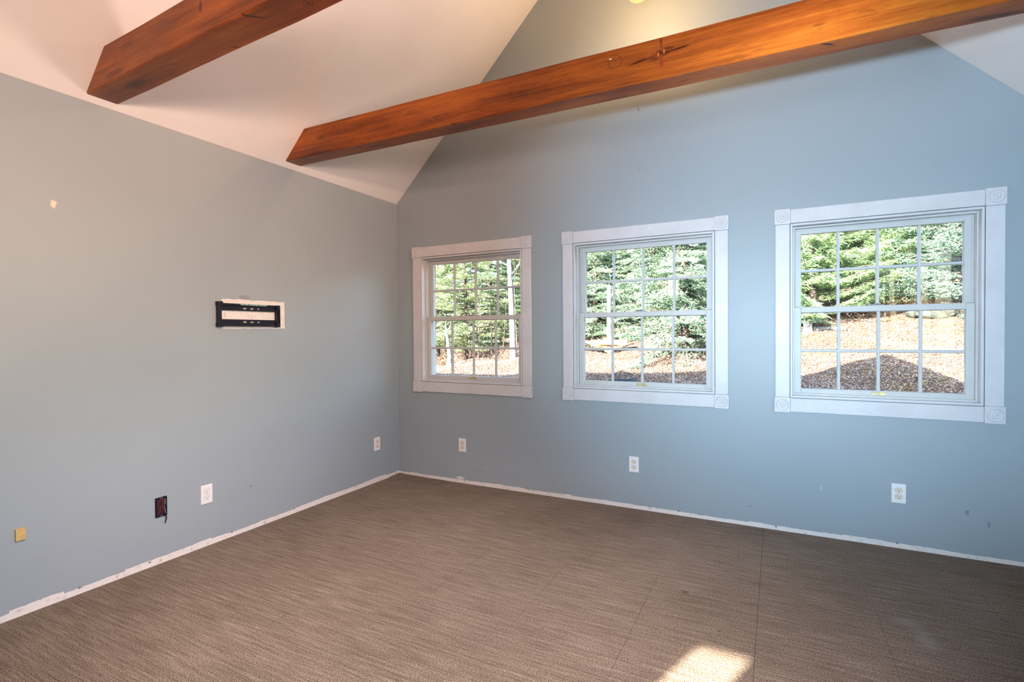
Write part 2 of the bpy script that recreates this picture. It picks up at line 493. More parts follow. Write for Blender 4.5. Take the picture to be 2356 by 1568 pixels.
T = 0.16   # wall thickness
WZ0, WZ1 = 0.760, 2.031       # outer trim of the windows
TR = 0.088                    # casing width
OP0, OP1 = WZ0+0.094, WZ1-0.094
WIN = [(0.185, 1.348), (1.605, 2.776), (3.043, 4.148)]
holes_front = [(a+TR, b-TR, OP0, OP1) for a, b in WIN]
us = sorted({-T, 0.0, W, W+T} | {v for h in holes_front for v in h[:2]})
bm, mt = grid_wall('wall_front', None, us, [-0.3, 0.0, OP0, OP1, H], holes_front, 'x', 0.0, T)
for yy, mi in ((0.0, 0), (T, 1)):
    f = bm.faces.new([bm.verts.new(p) for p in ((-T, yy, H), (0, yy, H), (W, yy, H), (W+T, yy, H), (AX, yy, AZ+0.12))]); f.material_index = mi
o = obj('wall_front', bm, [m_wall_front, m_siding]); tag(o, kind='structure')

bm, mt = grid_wall('wall_left', None, [-D, 0.0], [-0.3, 0.0, H], [], 'y', 0.0, -T)
tag(obj('wall_left', bm, [m_wall_left, m_siding]), kind='structure')

RW = [(-5.4, -3.6, 0.75, 2.15), (-3.2, -1.35, 0.75, 2.15)]
us = sorted({-D, 0.0} | {v for h in RW for v in h[:2]})
bm, mt = grid_wall('wall_right', None, us, [-0.3, 0.0, 0.75, 2.15, H], RW, 'y', W, W+T)
tag(obj('wall_right', bm, [m_wall_plain, m_siding]), kind='structure')

SL = (1.168, 1.438, 1.92, 2.285)          # small high light that throws the patch of sun
GD = (3.05, 4.05, 0.06, 2.55)            # glazed garden door behind the photographer
us = sorted({-T, 0.0, W, W+T, SL[0], SL[1], GD[0], GD[1]})
bm, mt = grid_wall('wall_rear', None, us, [-0.3, 0.0, GD[2], SL[2], SL[3], H, GD[3]], [SL, (-1, SL[0], H, 9), (GD[1], 9, H, 9)], 'x', -D, -D-T)
for yy, mi in ((-D, 0), (-D-T, 1)):
    k = S
    zz = GD[3]
    f = bm.faces.new([bm.verts.new(p) for p in ((SL[0], yy, zz), (GD[1], yy, zz), (W+T, yy, H), (AX, yy, AZ+0.12), (-T, yy, H), (SL[0], yy, H))]); f.material_index = mi
tag(obj('wall_rear', bm, [m_wall_plain, m_siding]), kind='structure')

bm = bmesh.new(); box(bm, -T, W+T, -D-T, T, -0.3, -0.0)
tag(obj('floor', bm, m_carpet), kind='structure')

# ceiling slopes, one slab each side, roof above with an overhang
bm = bmesh.new()
k = math.sqrt(1+S*S)
th = 0.20
prism(bm, [(-T, H-S*T), (AX, AZ), (AX, AZ+th), (-T, H-S*T+th)], 'y', -D-T, T)
prism(bm, [(W+T, H-S*T), (AX, AZ), (AX, AZ+th), (W+T, H-S*T+th)], 'y', -D-T, T)
tag(obj('ceiling', bm, m_ceiling), kind='structure')
bm = bmesh.new()
ov = 0.40
z0 = H-S*(T+0.3)+th
prism(bm, [(-T-0.3, z0), (AX, AZ+th+0.01), (AX, AZ+th+0.13), (-T-0.3, z0+0.12)], 'y', -D-T-0.2, T+ov)
prism(bm, [(W+T+0.3, z0), (AX, AZ+th+0.01), (AX, AZ+th+0.13), (W+T+0.3, z0+0.12)], 'y', -D-T-0.2, T+ov)
tag(obj('wall_roof', bm, m_roof), kind='structure')
# the rest of the house, to the left of this room (out of the picture; it shades the yard)
bm = bmesh.new()
prism(bm, [(-2.2, -0.5), (-2.2, 4.6), (-5.0, 6.9), (-7.8, 4.6), (-7.8, -0.5)], 'x', -16.0, -1.4)
tag(obj('wall_wing', bm, m_siding), kind='structure')

# ------------------------------------------------------------------ ceiling beams
def beam(name, yn, yf, z, hgt, ey, ez, mat, label):
    bm = bmesh.new()
    x0b, x0t = (z-H)/S, (z+hgt-H)/S
    zr = z+ez*W
    x1b, x1t = W-(zr-H)/S, W-(zr+hgt-H)/S
    n = 12
    rnd = random.Random(int(z*1e4)+len(name))
    sec = []
    ch = 0.006
    for i in range(n+1):
        t = i/n
        xb, xt = x0b+(x1b-x0b)*t, x0t+(x1t-x0t)*t
        w = 0.0 if i in (0, n) else 1.0
        d1, d2 = [rnd.uniform(-1, 1)*0.0025*w for _ in range(2)]
        def p(x, y, zz):
            return (x, y+ey*x+d1, zz+ez*x+d2)
        sec.append([bm.verts.new(q) for q in (p(xb+(xt-xb)*ch/hgt, yn, z+ch), p(xb, yn+ch, z), p(xb, yf-ch, z), p(xb+(xt-xb)*ch/hgt, yf, z+ch), p(xt, yf, z+hgt), p(xt, yn, z+hgt))])
    for a, b in zip(sec, sec[1:]):
        for k2 in range(6):
            bm.faces.new((a[k2], a[(k2+1) % 6], b[(k2+1) % 6], b[k2]))
    bm.faces.new(sec[0][::-1]); bm.faces.new(sec[-1])
    o = obj(name, bm, mat)
    return tag(o, label, 'beam', 'wooden ceiling beams')
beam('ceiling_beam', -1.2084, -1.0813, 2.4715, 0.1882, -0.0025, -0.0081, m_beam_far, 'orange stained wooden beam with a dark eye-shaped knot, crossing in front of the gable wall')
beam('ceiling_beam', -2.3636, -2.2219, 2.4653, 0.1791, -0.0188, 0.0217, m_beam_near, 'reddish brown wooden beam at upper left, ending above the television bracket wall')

# ------------------------------------------------------------------ windows
def window(idx, x0, x1, name):
    root = empty(name, (x0, 0, WZ0))
    tag(root, kind='structure')
    w = x1-x0; h = WZ1-WZ0
    t = 0.020
    cw, chh = TR, 0.094
    # casing boards
    for nm, b in (('casing', (cw, w-cw, 0.004, chh-0.004)), ('casing', (cw, w-cw, h-chh+0.004, h-0.004)), ('casing', (0.004, cw-0.003, chh, h-chh)), ('casing', (w-cw+0.003, w-0.004, chh, h-chh))):
        bm = bmesh.new(); box(bm, b[0], b[1], -t, 0.0, b[2], b[3])
        obj(nm, bm, m_trim, root, bevel=0.003)
    # corner blocks with turned rosettes
    for cx0 in (0.0, w-cw):
        for cz0 in (0.0, h-chh):
            bm = bmesh.new()
            box(bm, cx0, cx0+cw, -t-0.008, 0.0, cz0, cz0+chh)
            cb = obj('corner_block', bm, m_trim, root, bevel=0.002)
            bm = bmesh.new()
            y0 = t+0.0075
            prof = [(0.036, y0), (0.035, y0+0.003), (0.032, y0+0.005), (0.029, y0+0.003), (0.0265, y0-0.001), (0.022, y0-0.002), (0.019, y0+0.001), (0.017, y0+0.005), (0.014, y0+0.006), (0.011, y0+0.003), (0.009, y0+0.002), (0.007, y0+0.005), (0.003, y0+0.007), (0.0, y0+0.0072)]
            lathe(bm, prof, 32, 'y', (cx0+cw/2, 0, cz0+chh/2))
            obj('rosette', bm, m_trim, cb, smooth=True)
    # jamb: lining of the opening
    bm = bmesh.new()
    a, b2, c, d = cw, w-cw, chh, h-chh
    def ring(x0_, x1_, z0_, z1_, th_, y0_, y1_):
        box(bm, x0_, x0_+th_, y0_, y1_, z0_, z1_)
        box(bm, x1_-th_, x1_, y0_, y1_, z0_, z1_)
        box(bm, x0_+th_, x1_-th_, y0_, y1_, z0_, z0_+th_)
        box(bm, x0_+th_, x1_-th_, y0_, y1_, z1_-th_, z1_)
    e = 0.0005
    ring(a+e, b2-e, c+e, d-e, 0.0125, -0.016, T+0.012)
    obj('jamb', bm, m_trim, root, bevel=0.002)
    # window frame inside the lining, with the sash channels
    bm = bmesh.new()
    a1, b1, c1, d1 = a+0.013, b2-0.013, c+0.013, d-0.013
    ring(a1, b1, c1, d1, 0.010, 0.036, T+0.004)
    # inner stop
    ring(a1, b1, c1, d1, 0.0115, 0.030, 0.042)
    # parting bead
    ring(a1, b1, c1, d1, 0.016, 0.078, 0.084)
    obj('frame', bm, m_sash, root, bevel=0.0015)
    # exterior brick mould
    bm = bmesh.new()
    ring(a-0.05, b2+0.05, c-0.05, d+0.05, 0.055, T+0.001, T+0.035)
    obj('exterior_casing', bm, m_ext_white, root, bevel=0.003)
    # sashes
    def sash(z0_, z1_, y0_, y1_, sw, bot, top, nm, lock):
        xa, xb = a1+0.0105, b1-0.0105
        bm = bmesh.new()
        box(bm, xa, xa+sw, y0_, y1_, z0_, z1_)
        box(bm, xb-sw, xb, y0_, y1_, z0_, z1_)
        box(bm, xa+sw, xb-sw, y0_, y1_, z0_, z0_+bot)
        box(bm, xa+sw, xb-sw, y0_, y1_, z1_-top, z1_)
        so_ = obj(nm, bm, m_sash, root, bevel=0.003)
        gx0, gx1, gz0, gz1 = xa+sw, xb-sw, z0_+bot, z1_-top
        yc = (y0_+y1_)/2
        # glazing bead
        bm = bmesh.new()
        for k_ in (1, 2, 3):
            xm = gx0+(gx1-gx0)*k_/4
            prism(bm, [(xm-0.009, yc-0.004), (xm-0.0055, yc-0.011), (xm+0.0055, yc-0.011), (xm+0.009, yc-0.004)], 'z', gz0+0.0005, gz1-0.0005)
            prism(bm, [(xm-0.009, yc+0.004), (xm-0.0055, yc+0.011), (xm+0.0055, yc+0.011), (xm+0.009, yc+0.004)], 'z', gz0+0.0005, gz1-0.0005)
        zm = (gz0+gz1)/2
        prism(bm, [(yc-0.004, zm-0.009), (yc-0.0105, zm-0.0055), (yc-0.0105, zm+0.0055), (yc-0.004, zm+0.009)], 'x', gx0+0.0005, gx1-0.0005)
        prism(bm, [(yc+0.004, zm-0.009), (yc+0.0105, zm-0.0055), (yc+0.0105, zm+0.0055), (yc+0.004, zm+0.009)], 'x', gx0+0.0005, gx1-0.0005)
        obj('muntin_grille', bm, m_sash, so_)
        bm = bmesh.new()
        box(bm, gx0-0.004, gx1+0.004, yc-0.0015, yc+0.0015, gz0-0.004, gz1+0.004)
        obj('glass_pane', bm, m_glass, so_)
        return so_, xa, xb
    zl0 = c1+0.0105
    zmeet = 1.418-WZ0
    lower, xa, xb = sash(zl0, zmeet, 0.044, 0.076, 0.038, 0.030, 0.034, 'lower_sash', False)
    upper, _, _ = sash(zmeet-0.034, d1-0.0105, 0.086, 0.118, 0.038, 0.034, 0.032, 'upper_sash', True)
    xm = (xa+xb)/2
    # sash lock on the meeting rail
    bm = bmesh.new()
    box(bm, xm-0.028, xm+0.028, 0.050, 0.074, zmeet+0.0002, zmeet+0.005)
    lathe(bm, [(0.011, zmeet+0.005), (0.010, zmeet+0.012), (0.005, zmeet+0.0135), (0, zmeet+0.0135)], 14, 'z', (xm-0.004, 0.062, 0))
    prism(bm, [(xm-0.004, 0.056), (xm-0.055, 0.060), (xm-0.058, 0.068), (xm-0.004, 0.070)], 'z', zmeet+0.006, zmeet+0.011)
    lk = obj('sash_lock', bm, simple_gray, root, bevel=0.001)
    # brass lift on the bottom rail
    bm = bmesh.new()
    box(bm, xm-0.036, xm+0.036, 0.0405, 0.0438, zl0+0.006, zl0+0.024)
    box(bm, xm-0.034, xm+0.034, 0.034, 0.0405, zl0+0.019, zl0+0.0225)
    lathe(bm, [(0.002, -0.0405), (0.0018, -0.0395), (0, -0.0393)], 8, 'y', (xm, 0, zl0+0.013), 1)
    lf = obj('lift_plate', bm, [m_brass, m_dark], root, bevel=0.0008)
    lf['label'] = 'small brass lift plate'
    # tilt latches
    for sx in (xa+0.02, xb-0.02):
        bm = bmesh.new(); box(bm, sx-0.016, sx+0.016, 0.052, 0.07, zmeet+0.0002, zmeet+0.004)
        obj('tilt_latch', bm, simple_gray, root, bevel=0.001)
    return root
simple_gray = simple('latch_gray', (0.22, 0.21, 0.22), 0.45, 0.1)
for i, (a, b) in enumerate(WIN):
    window(i, a, b, 'window_%d' % (i+1))

# plain windows of the right wall and the glazed openings behind the photographer (never in the picture, they let the daylight in)
def plain_window(name, axis, u0, u1, z0, z1, c, out, cols=2):
    bm = bmesh.new()
    f = 0.045
    def bx(a0, a1, b0, b1, q0, q1):
        if axis == 'y': box(bm, min(b0, b1), max(b0, b1), a0, a1, q0, q1)
        else: box(bm, a0, a1, min(b0, b1), max(b0, b1), q0, q1)
    c0, c1 = c+out*0.05, c+out*0.09
    g = 0.001
    bx(u0+g, u0+f, c0, c1, z0+g, z1-g); bx(u1-f, u1-g, c0, c1, z0+g, z1-g)
    bx(u0+f, u1-f, c0, c1, z0+g, z0+f); bx(u0+f, u1-f, c0, c1, z1-f, z1-g)
    for k_ in range(1, cols):
        um = u0+(u1-u0)*k_/cols
        bx(um-0.02, um+0.02, c0, c1, z0+f, z1-f)
    o = obj(name, bm, m_trim); tag(o, kind='structure')
    bm = bmesh.new()
    bx(u0+f, u1-f, c+out*0.068, c+out*0.072, z0+f, z1-f)
    obj('glass_pane', bm, m_glass, o)
for i, (a, b, c, d) in enumerate(RW):
    plain_window('window_%d' % (4+i), 'y', a, b, c, d, W, 1)
# a plain closed door
bm = bmesh.new(); box(bm, 1.52, 2.42, -D, -D+0.045, 0.005, 2.1)
tag(obj('door_1', bm, m_trim, bevel=0.003), kind='structure')
# side light with one slim bar
bm = bmesh.new()
x0, x1, z0, z1 = SL
for b in ((x0+0.001, x0+0.01, z0, z1), (x1-0.01, x1-0.001, z0, z1), (x0+0.01, x1-0.01, z0+0.001, z0+0.03), (x0+0.01, x1-0.01, z1-0.012, z1-0.001), (x0+0.035, x0+0.055, z0+0.03, z1-0.012)):
    box(bm, b[0], b[1], -D-0.09, -D-0.06, b[2], b[3])
o = obj('window_6', bm, m_trim); tag(o, kind='structure')
bm = bmesh.new(); box(bm, x0+0.01, x1-0.01, -D-0.077, -D-0.073, z0+0.03, z1-0.012)
obj('glass_pane', bm, m_glass, o)

# ------------------------------------------------------------------ outlets
def outlet(loc, rot, rec_mat, label, name='wall_outlet'):
    """local frame: plate in the XZ plane, facing -Y"""
    root = empty(name, loc, rot)
    tag(root, label, 'outlet', 'duplex outlets low on the walls')
    w, h = 0.035, 0.0565
    bm = bmesh.new()
    n = 6
    # plate with a soft domed edge
    pts0 = [(-w, -h), (w, -h), (w, h), (-w, h)]
    va = [bm.verts.new((x, 0, z)) for x, z in pts0]
    vb = [bm.verts.new((x, -0.003, z)) for x, z in pts0]
    vc = [bm.verts.new((x*0.93, -0.0062, z*0.955)) for x, z in pts0]
    for r0, r1 in ((va, vb), (vb, vc)):
        for k_ in range(4): bm.faces.new((r0[k_], r0[(k_+1) % 4], r1[(k_+1) % 4], r1[k_]))
    bm.faces.new(vc); bm.faces.new(va[::-1])
    obj('cover_plate', bm, m_plate, root)
    for zc in (0.0195, -0.0195):
        bm = bmesh.new()
        # round face with flat top and bottom
        pts = []
        for k_ in range(32):
            a = 2*PI*k_/32
            pts.append((0.0172*math.cos(a), zc + max(-0.0138, min(0.0138, 0.0172*math.sin(a)))))
        prism(bm, pts, 'y', -0.0063, -0.0082, 0)
        ring = [(p[0]*1.07, zc+(p[1]-zc)*1.08) for p in pts]
        prism(bm, ring, 'y', -0.0058, -0.0066, 2)
        # slots and the ground hole
        box(bm, -0.0078, -0.0056, -0.0086, -0.0080, zc+0.001, zc+0.0085, 1)
        box(bm, 0.0056, 0.0076, -0.0086, -0.0080, zc+0.0018, zc+0.0078, 1)
        g = [(0.0028*math.cos(2*PI*k_/12), zc-0.0065+0.0028*math.sin(2*PI*k_/12)) for k_ in range(12)]
        prism(bm, g, 'y', -0.0080, -0.0086, 1)
        rc = obj('receptacle', bm, [rec_mat, m_dark, m_groove], root)
        if rec_mat is m_ivory: rc['label'] = 'ivory receptacle'
    bm = bmesh.new()
    lathe(bm, [(0.003, 0.006), (0.0028, 0.0075), (0, 0.0078)], 12, 'y')
    box(bm, -0.0024, 0.0024, -0.0081, -0.0077, -0.0004, 0.0004, 1)
    obj('screw', bm, [m_plate, m_dark], root)
    return root
m_groove = simple('plate_groove', (0.30, 0.27, 0.24), 0.6)
RL = (0, 0, PI/2)   # faces +X (on the left wall)
outlet((0.0, -1.779, 0.3135), RL, m_plate, 'white duplex outlet on the left wall, beside the black open box')
outlet((0.0, -0.2905, 0.3285), RL, m_ivory, 'duplex outlet at the far end of the left wall, next to the corner')
outlet((0.6825, 0.0, 0.3235), (0, 0, 0), m_ivory, 'duplex outlet on the gable wall below the leftmost window')
outlet((2.1425, 0.0, 0.3205), (0, 0, 0), m_ivory, 'duplex outlet on the gable wall below the middle window')
outlet((3.687, 0.0, 0.3205), (0, 0, 0), m_ivory, 'duplex outlet with ivory receptacles on the gable wall below the right window')

# ------------------------------------------------------------------ open black wall box with its cable
root = empty('wall_box', (0.0, -2.038, 0.316), RL)
tag(root, 'open black low-voltage wall box with a short cable hanging out', 'wall box')
bm = bmesh.new()
w, h = 0.031, 0.054
iw, ih = 0.022, 0.045
for b in ((-w, -iw, -h, h), (iw, w, -h, h), (-iw, iw, ih, h), (-iw, iw, -h, -ih)):
    box(bm, b[0], b[1], -0.006, 0.0, b[2], b[3])
box(bm, iw-0.003, iw+0.004, -0.012, -0.0055, -ih, ih)
obj('faceplate', bm, m_black, root, bevel=0.0015)
bm = bmesh.new()
box(bm, -iw+0.0005, iw-0.004, -0.0022, -0.0004, -ih+0.0005, ih-0.0005)
r = random.Random(5)
for _ in range(26):
    x = r.uniform(-0.018, 0.004); z = r.uniform(-0.022, 0.03); s = r.uniform(0.002, 0.005)
    box(bm, x, x+s, -0.0022-r.uniform(0.001, 0.004), -0.002, z, z+s*1.4)
ib = obj('box_interior', bm, m_redbox, root)
ib['label'] = 'dark red inside of the box with torn debris'
for x, z in ((-0.004, 0.0495), (0.004, 0.0485), (-0.004, -0.0490), (0.004, -0.0495)):
    bm = bmesh.new()
    lathe(bm, [(0.0022, 0.006), (0.002, 0.0075), (0, 0.0078)], 10, 'y', (x, 0, z))
    obj('screw', bm, m_steel, root)
for z0, z1 in ((0.012, 0.040), (-0.038, -0.012)):
    bm = bmesh.new()
    box(bm, iw-0.007, iw-0.004, -0.0125, -0.004, z0, z1)
    cl = obj('clip', bm, m_steel, root); cl['label'] = 'shiny metal clip'
bm = bmesh.new()
tube(bm, [(0.016, -0.003, -0.02), (0.019, -0.013, -0.035), (0.021, -0.013, -0.055), (0.022, -0.010, -0.072), (0.020, -0.009, -0.084), (0.016, -0.010, -0.092)], 0.0032, 8)
cb = obj('cable', bm, simple('cable_black', (0.012, 0.012, 0.02), 0.4), root)
cb['label'] = 'short black cable end'

# ------------------------------------------------------------------ tan block
bm = bmesh.new()
box(bm, -0.0175, 0.0175, -0.011, 0.0, -0.0275, 0.0275)
o = obj('tan_sensor_block', bm, m_tan, None, bevel=0.0015)
o.location = (0, -2.640, 0.374); o.rotation_euler = RL
tag(o, 'small tan square block stuck low on the left wall, nearest the photographer', 'wall block')

# ------------------------------------------------------------------ television bracket
root = empty('television_bracket', (0.0, -1.4875, 1.400), RL)
tag(root, 'black metal television wall bracket over a bare plaster patch', 'wall bracket')
BW, BH = 0.2195, 0.078
def rail(zc, nm='rail'):
    bm = bmesh.new()
    # slotted flat web made as strips around three slots, plus a hooked lip
    z0, z1 = zc-0.0215, zc+0.0215
    y0, y1 = -0.016, -0.013
    sl = [(-0.045, -0.018), (0.006, 0.033), (0.058, 0.075)]
    szc = zc-0.006 if zc > 0 else zc+0.006
    s0, s1 = szc-0.005, szc+0.005
    X0, X1 = -BW+0.03, BW-0.03
    box(bm, X0, X1, y0, y1, z0, s0); box(bm, X0, X1, y0, y1, s1, z1)
    e = X0
    for a, b in sl:
        box(bm, e, a, y0, y1, s0, s1); e = b
    box(bm, e, X1, y0, y1, s0, s1)
    if zc > 0: box(bm, X0, X1, -0.030, y1, z1-0.004, z1); box(bm, X0, X1, -0.030, -0.027, z1-0.012, z1-0.004)
    else: box(bm, X0, X1, -0.030, y1, z0, z0+0.004); box(bm, X0, X1, -0.030, -0.027, z0+0.004, z0+0.012)
    return obj(nm, bm, m_black, root)
top = rail(0.047)
rail(-0.052)
for sx, wid in ((-1, 0.030), (1, 0.026)):
    bm = bmesh.new()
    xa = sx*BW; xb = sx*(BW-wid)
    x0, x1 = min(xa, xb), max(xa, xb)
    zt = 0.078 if sx < 0 else 0.070
    box(bm, x0+0.004, x1-0.002, -0.022, -0.001, -0.062, 0.060)
    box(bm, x0, x1, -0.034, -0.001, zt-0.028, zt)
    box(bm, x0, x1, -0.034, -0.001, -0.078, -0.052)
    box(bm, (x0 if sx < 0 else x1-0.004), (x0+0.004 if sx < 0 else x1), -0.034, -0.022, -0.055, zt-0.02)
    obj('end_bracket', bm, m_black, root, bevel=0.002)
t = NT('sticker')
stk = t.noise(t.mapped((140, 1, 260)), 1.0, 2, 0.5)
m_sticker = t.set(t.ramp(stk, [(0.42, (0.02, 0.05, 0.06)), (0.5, (0.20, 0.36, 0.38)), (0.62, (0.5, 0.6, 0.6))]), 0.5)
bm = bmesh.new()
box(bm, -0.072, 0.118, -0.0309, -0.0301, 0.0595, 0.0680)
st = obj('sticker', bm, m_sticker, top); st['label'] = 'narrow teal and white instruction sticker'

# ------------------------------------------------------------------ loose corner of carpet
bm = bmesh.new()
PC = [(0.012, -0.150), (0.10, -0.125), (0.30, -0.122), (0.505, -0.120), (0.520, -0.008), (0.30, -0.006), (0.10, -0.006), (0.012, -0.008)]
Z = [0.006, 0.002, 0.002, 0.007, 0.001, 0.001, 0.004, 0.010]
va = [bm.verts.new((x, y, 0.001)) for (x, y) in PC]
vb = [bm.verts.new((x, y, z+0.003)) for (x, y), z in zip(PC, Z)]
n = len(PC)
# split into quads so that the sheet can curl
for vv in (va, vb):
    for q in ((0, 1, 6, 7), (1, 2, 5, 6), (2, 3, 4, 5)): bm.faces.new([vv[i] for i in q])
for i in range(n): bm.faces.new((va[i], va[(i+1) % n], vb[(i+1) % n], vb[i]))
tag(obj('carpet_offcut', bm, m_carpet), 'loose brown strip of carpet curling up in the far corner', 'carpet')

# ------------------------------------------------------------------ pendant lamp of the room, and fill spots added out of view
m_bowl = emis('bowl_glow', (1.0, 0.78, 0.28), 0.8)
def pendant(x, y, zb, power, col, label, r=0.062, ball=30):
    ztop = AZ - S*abs(x-AX) - 0.0
    root = empty('pendant_lamp', (x, y, zb))
    tag(root, label, 'lamp', 'pendant lamps of the room')
    bm = bmesh.new()
    prof = [(0.0, 0.0), (r*0.35, 0.002), (r*0.65, 0.010), (r*0.88, 0.022), (r, 0.036), (r*0.97, 0.037), (r*0.85, 0.026), (r*0.6, 0.013), (0.0, 0.005)]
    lathe(bm, prof, 28)
    gl = obj('bowl', bm, m_bowl, root, smooth=True); gl['label'] = 'glowing yellow glass bowl'
    bm = bmesh.new()
    lathe(bm, [(0.030, 0.150), (0.034, 0.16), (0.034, 0.19), (0.020, 0.21), (0.012, 0.22)], 20)
    for k_ in range(3):
        an = 2*PI*k_/3
        tube(bm, [(r*0.97*math.cos(an), r*0.97*math.sin(an), 0.036), (0.030*math.cos(an), 0.030*math.sin(an), 0.165)], 0.0015, 5)
    obj('fitting', bm, m_brass, root, smooth=True)
    bm = bmesh.new()
    tube(bm, [(0, 0, 0.215), (0, 0, ztop-zb-0.001)], 0.004, 8)
    obj('cord', bm, m_black, root)
    ld = bpy.data.lights.new('lamp_light', 'POINT')
    ld.energy = power; ld.color = col; ld.shadow_soft_size = 0.04
    lo = bpy.data.objects.new('lamp_light', ld)
    lo.location = (0, 0, 0.09)
    lo.parent = root
    C.objects.link(lo)
    return root
def added_fill_spot(x, y, z, aim, power, col, cone, label, soft=0.06):  # unseen light added to lift the room's brightness, not a known fixture
    """an added fill light, shaped as a can on a stem and aimed into the room"""
    ztop = AZ - S*abs(x-AX)
    root = empty('added_fill_spot', (x, y, z))
    tag(root, label, 'lamp', 'added fill spots out of view')
    bm = bmesh.new()
    tube(bm, [(0, 0, 0.05), (0, 0, ztop-z-0.001)], 0.008, 8)
    obj('stem', bm, m_black, root)
    q = (Vector(aim)-Vector((x, y, z))).to_track_quat('-Z', 'Y')
    bm = bmesh.new()
    k_ = 1+soft*4
    lathe(bm, [(0.03, 0.09), (0.055*k_, 0.07), (0.075*k_, 0.0), (0.072*k_, 0.0), (0.05*k_, 0.066), (0.0, 0.07)], 24)
    cn = obj('can', bm, m_black, root, smooth=True)
    cn.rotation_euler = q.to_euler()
    ld = bpy.data.lights.new('added_fill_light', 'SPOT')
    ld.energy = power; ld.color = col; ld.shadow_soft_size = soft
    ld.spot_size = math.radians(cone); ld.spot_blend = 1.0
    lo = bpy.data.objects.new('added_fill_light', ld)
    lo.parent = root
    d = (Vector(aim)-Vector((x, y, z))).normalized()
    lo.location = d*0.03
    lo.rotation_euler = q.to_euler()
    C.objects.link(lo)
P = dict(zip('ABCDEF', (28, 235, 820, 190, 640, 205)))
pendant(2.303, -0.50, 3.290, P['A'], (1.0, 0.62, 0.28), 'glowing bowl pendant lamp just below the gable peak')
added_fill_spot(2.85, -3.1, 2.35, (0.0, -1.8, 1.35), P['B'], (1.0, 0.66, 0.48), 92, 'added warm fill spot aimed at the left wall')
added_fill_spot(2.92, -4.00, 1.38, (3.30, 0.0, 1.60), P['C'], (0.54, 0.785, 1.0), 68, 'added cool fill spot aimed at the right-hand window')
added_fill_spot(2.85, -4.60, 1.75, (0.6, -1.3, 3.25), P['D'], (1.0, 0.70, 0.60), 105, 'added low warm fill spot aimed up at the sloping ceiling', 0.22)
added_fill_spot(4.10, -1.75, 2.30, (0.5, -1.75, 3.0), P['F'], (1.0, 0.72, 0.60), 88, 'added warm fill spot high by the right wall aimed up at the sloping ceiling', 0.10)
added_fill_spot(2.60, -2.80, 2.85, (1.85, -2.15, 0.0), P['E'], (1.0, 0.85, 0.79), 84, 'added fill spot aimed down at the carpet')

# ================================================================== outdoors
rs = np.random.RandomState(7)
_SX = [-12, -8, -5, -2, 0, 3, 5, 9, 16]
_SS = [0.16, 0.28, 0.52, 0.63, 0.70, 0.90, 1.0, 1.02, 1.05]
def ground_z(x, y):
    x = np.asarray(x, float); y = np.asarray(y, float)
    s = np.interp(x, _SX, _SS)
    yy = np.maximum(y, 0)
    z = -0.5 + yy*(0.115+0.003*np.minimum(yy, 16))*s
    z = z + np.maximum(yy-17, 0)*0.05
    b = 0.05*np.sin(1.7*x+0.6*y)+0.04*np.sin(0.9*x-1.3*y+1)+0.025*np.sin(3.1*x+2.2*y+2)
    return z + b*np.clip(yy/5, 0, 1)

def np_mesh(name, verts, faces, mats, smooth=False, mi=None):
    me = bpy.data.meshes.new(name)
    verts = np.asarray(verts, np.float32); faces = np.asarray(faces, np.int32)
    nv, nf, k = len(verts), len(faces), faces.shape[1]
    me.vertices.add(nv); me.vertices.foreach_set('co', verts.ravel())
    me.loops.add(nf*k); me.loops.foreach_set('vertex_index', faces.ravel())
    me.polygons.add(nf)
    me.polygons.foreach_set('loop_start', np.arange(0, nf*k, k, dtype=np.int32))
    me.polygons.foreach_set('loop_total', np.full(nf, k, dtype=np.int32))
    if smooth: me.polygons.foreach_set('use_smooth', np.ones(nf, dtype=bool))
    me.update(calc_edges=True)
    for m in (mats if isinstance(mats, (list, tuple)) else [mats]): me.materials.append(m)
    return me

def blades(cen, dirs, length, width, rnd, cross=True):
    """thin pointed leaf blades; cen,dirs (n,3)"""
    n = len(cen)
    dirs = dirs/np.maximum(np.linalg.norm(dirs, axis=1, keepdims=True), 1e-6)
    rv = rnd.normal(size=(n, 3))
    a = np.cross(dirs, rv); a /= np.maximum(np.linalg.norm(a, axis=1, keepdims=True), 1e-6)
    L = (length*rnd.uniform(0.7, 1.3, n))[:, None]; Wd = (width*rnd.uniform(0.7, 1.3, n))[:, None]
    V, F = [], []
    def add(a_):
        base = sum(len(v) for v in V)
        v = np.stack([cen-dirs*L*0.5, cen+a_*Wd*0.5, cen+dirs*L*0.5, cen-a_*Wd*0.5], 1).reshape(-1, 3)
        V.append(v)
        F.append(base+np.arange(4*n).reshape(n, 4))
    add(a)
    if cross: add(np.cross(dirs, a))
    return np.concatenate(V), np.concatenate(F)

# --- materials
def ground_mat():
    t = NT('leafy_ground')
    a = t.noise(scale=14, detail=6, rough=0.75)
    b = t.noise(scale=0.7, detail=4, rough=0.6)
    col = t.ramp(a, [(0.32, (0.035, 0.020, 0.016)), (0.45, (0.085, 0.052, 0.038)), (0.55, (0.135, 0.092, 0.066)), (0.68, (0.20, 0.15, 0.11))])
    col = t.mix(t.ramp(b, [(0.58, (0, 0, 0)), (0.68, (0.5,)*3)]), col, t.ramp(a, [(0.35, (0.060, 0.040, 0.012)), (0.6, (0.17, 0.115, 0.035))]))
    t.bump(a, 0.8, 0.05)
    return t.set(col, 0.95, 0, 0.1)
m_ground = ground_mat()

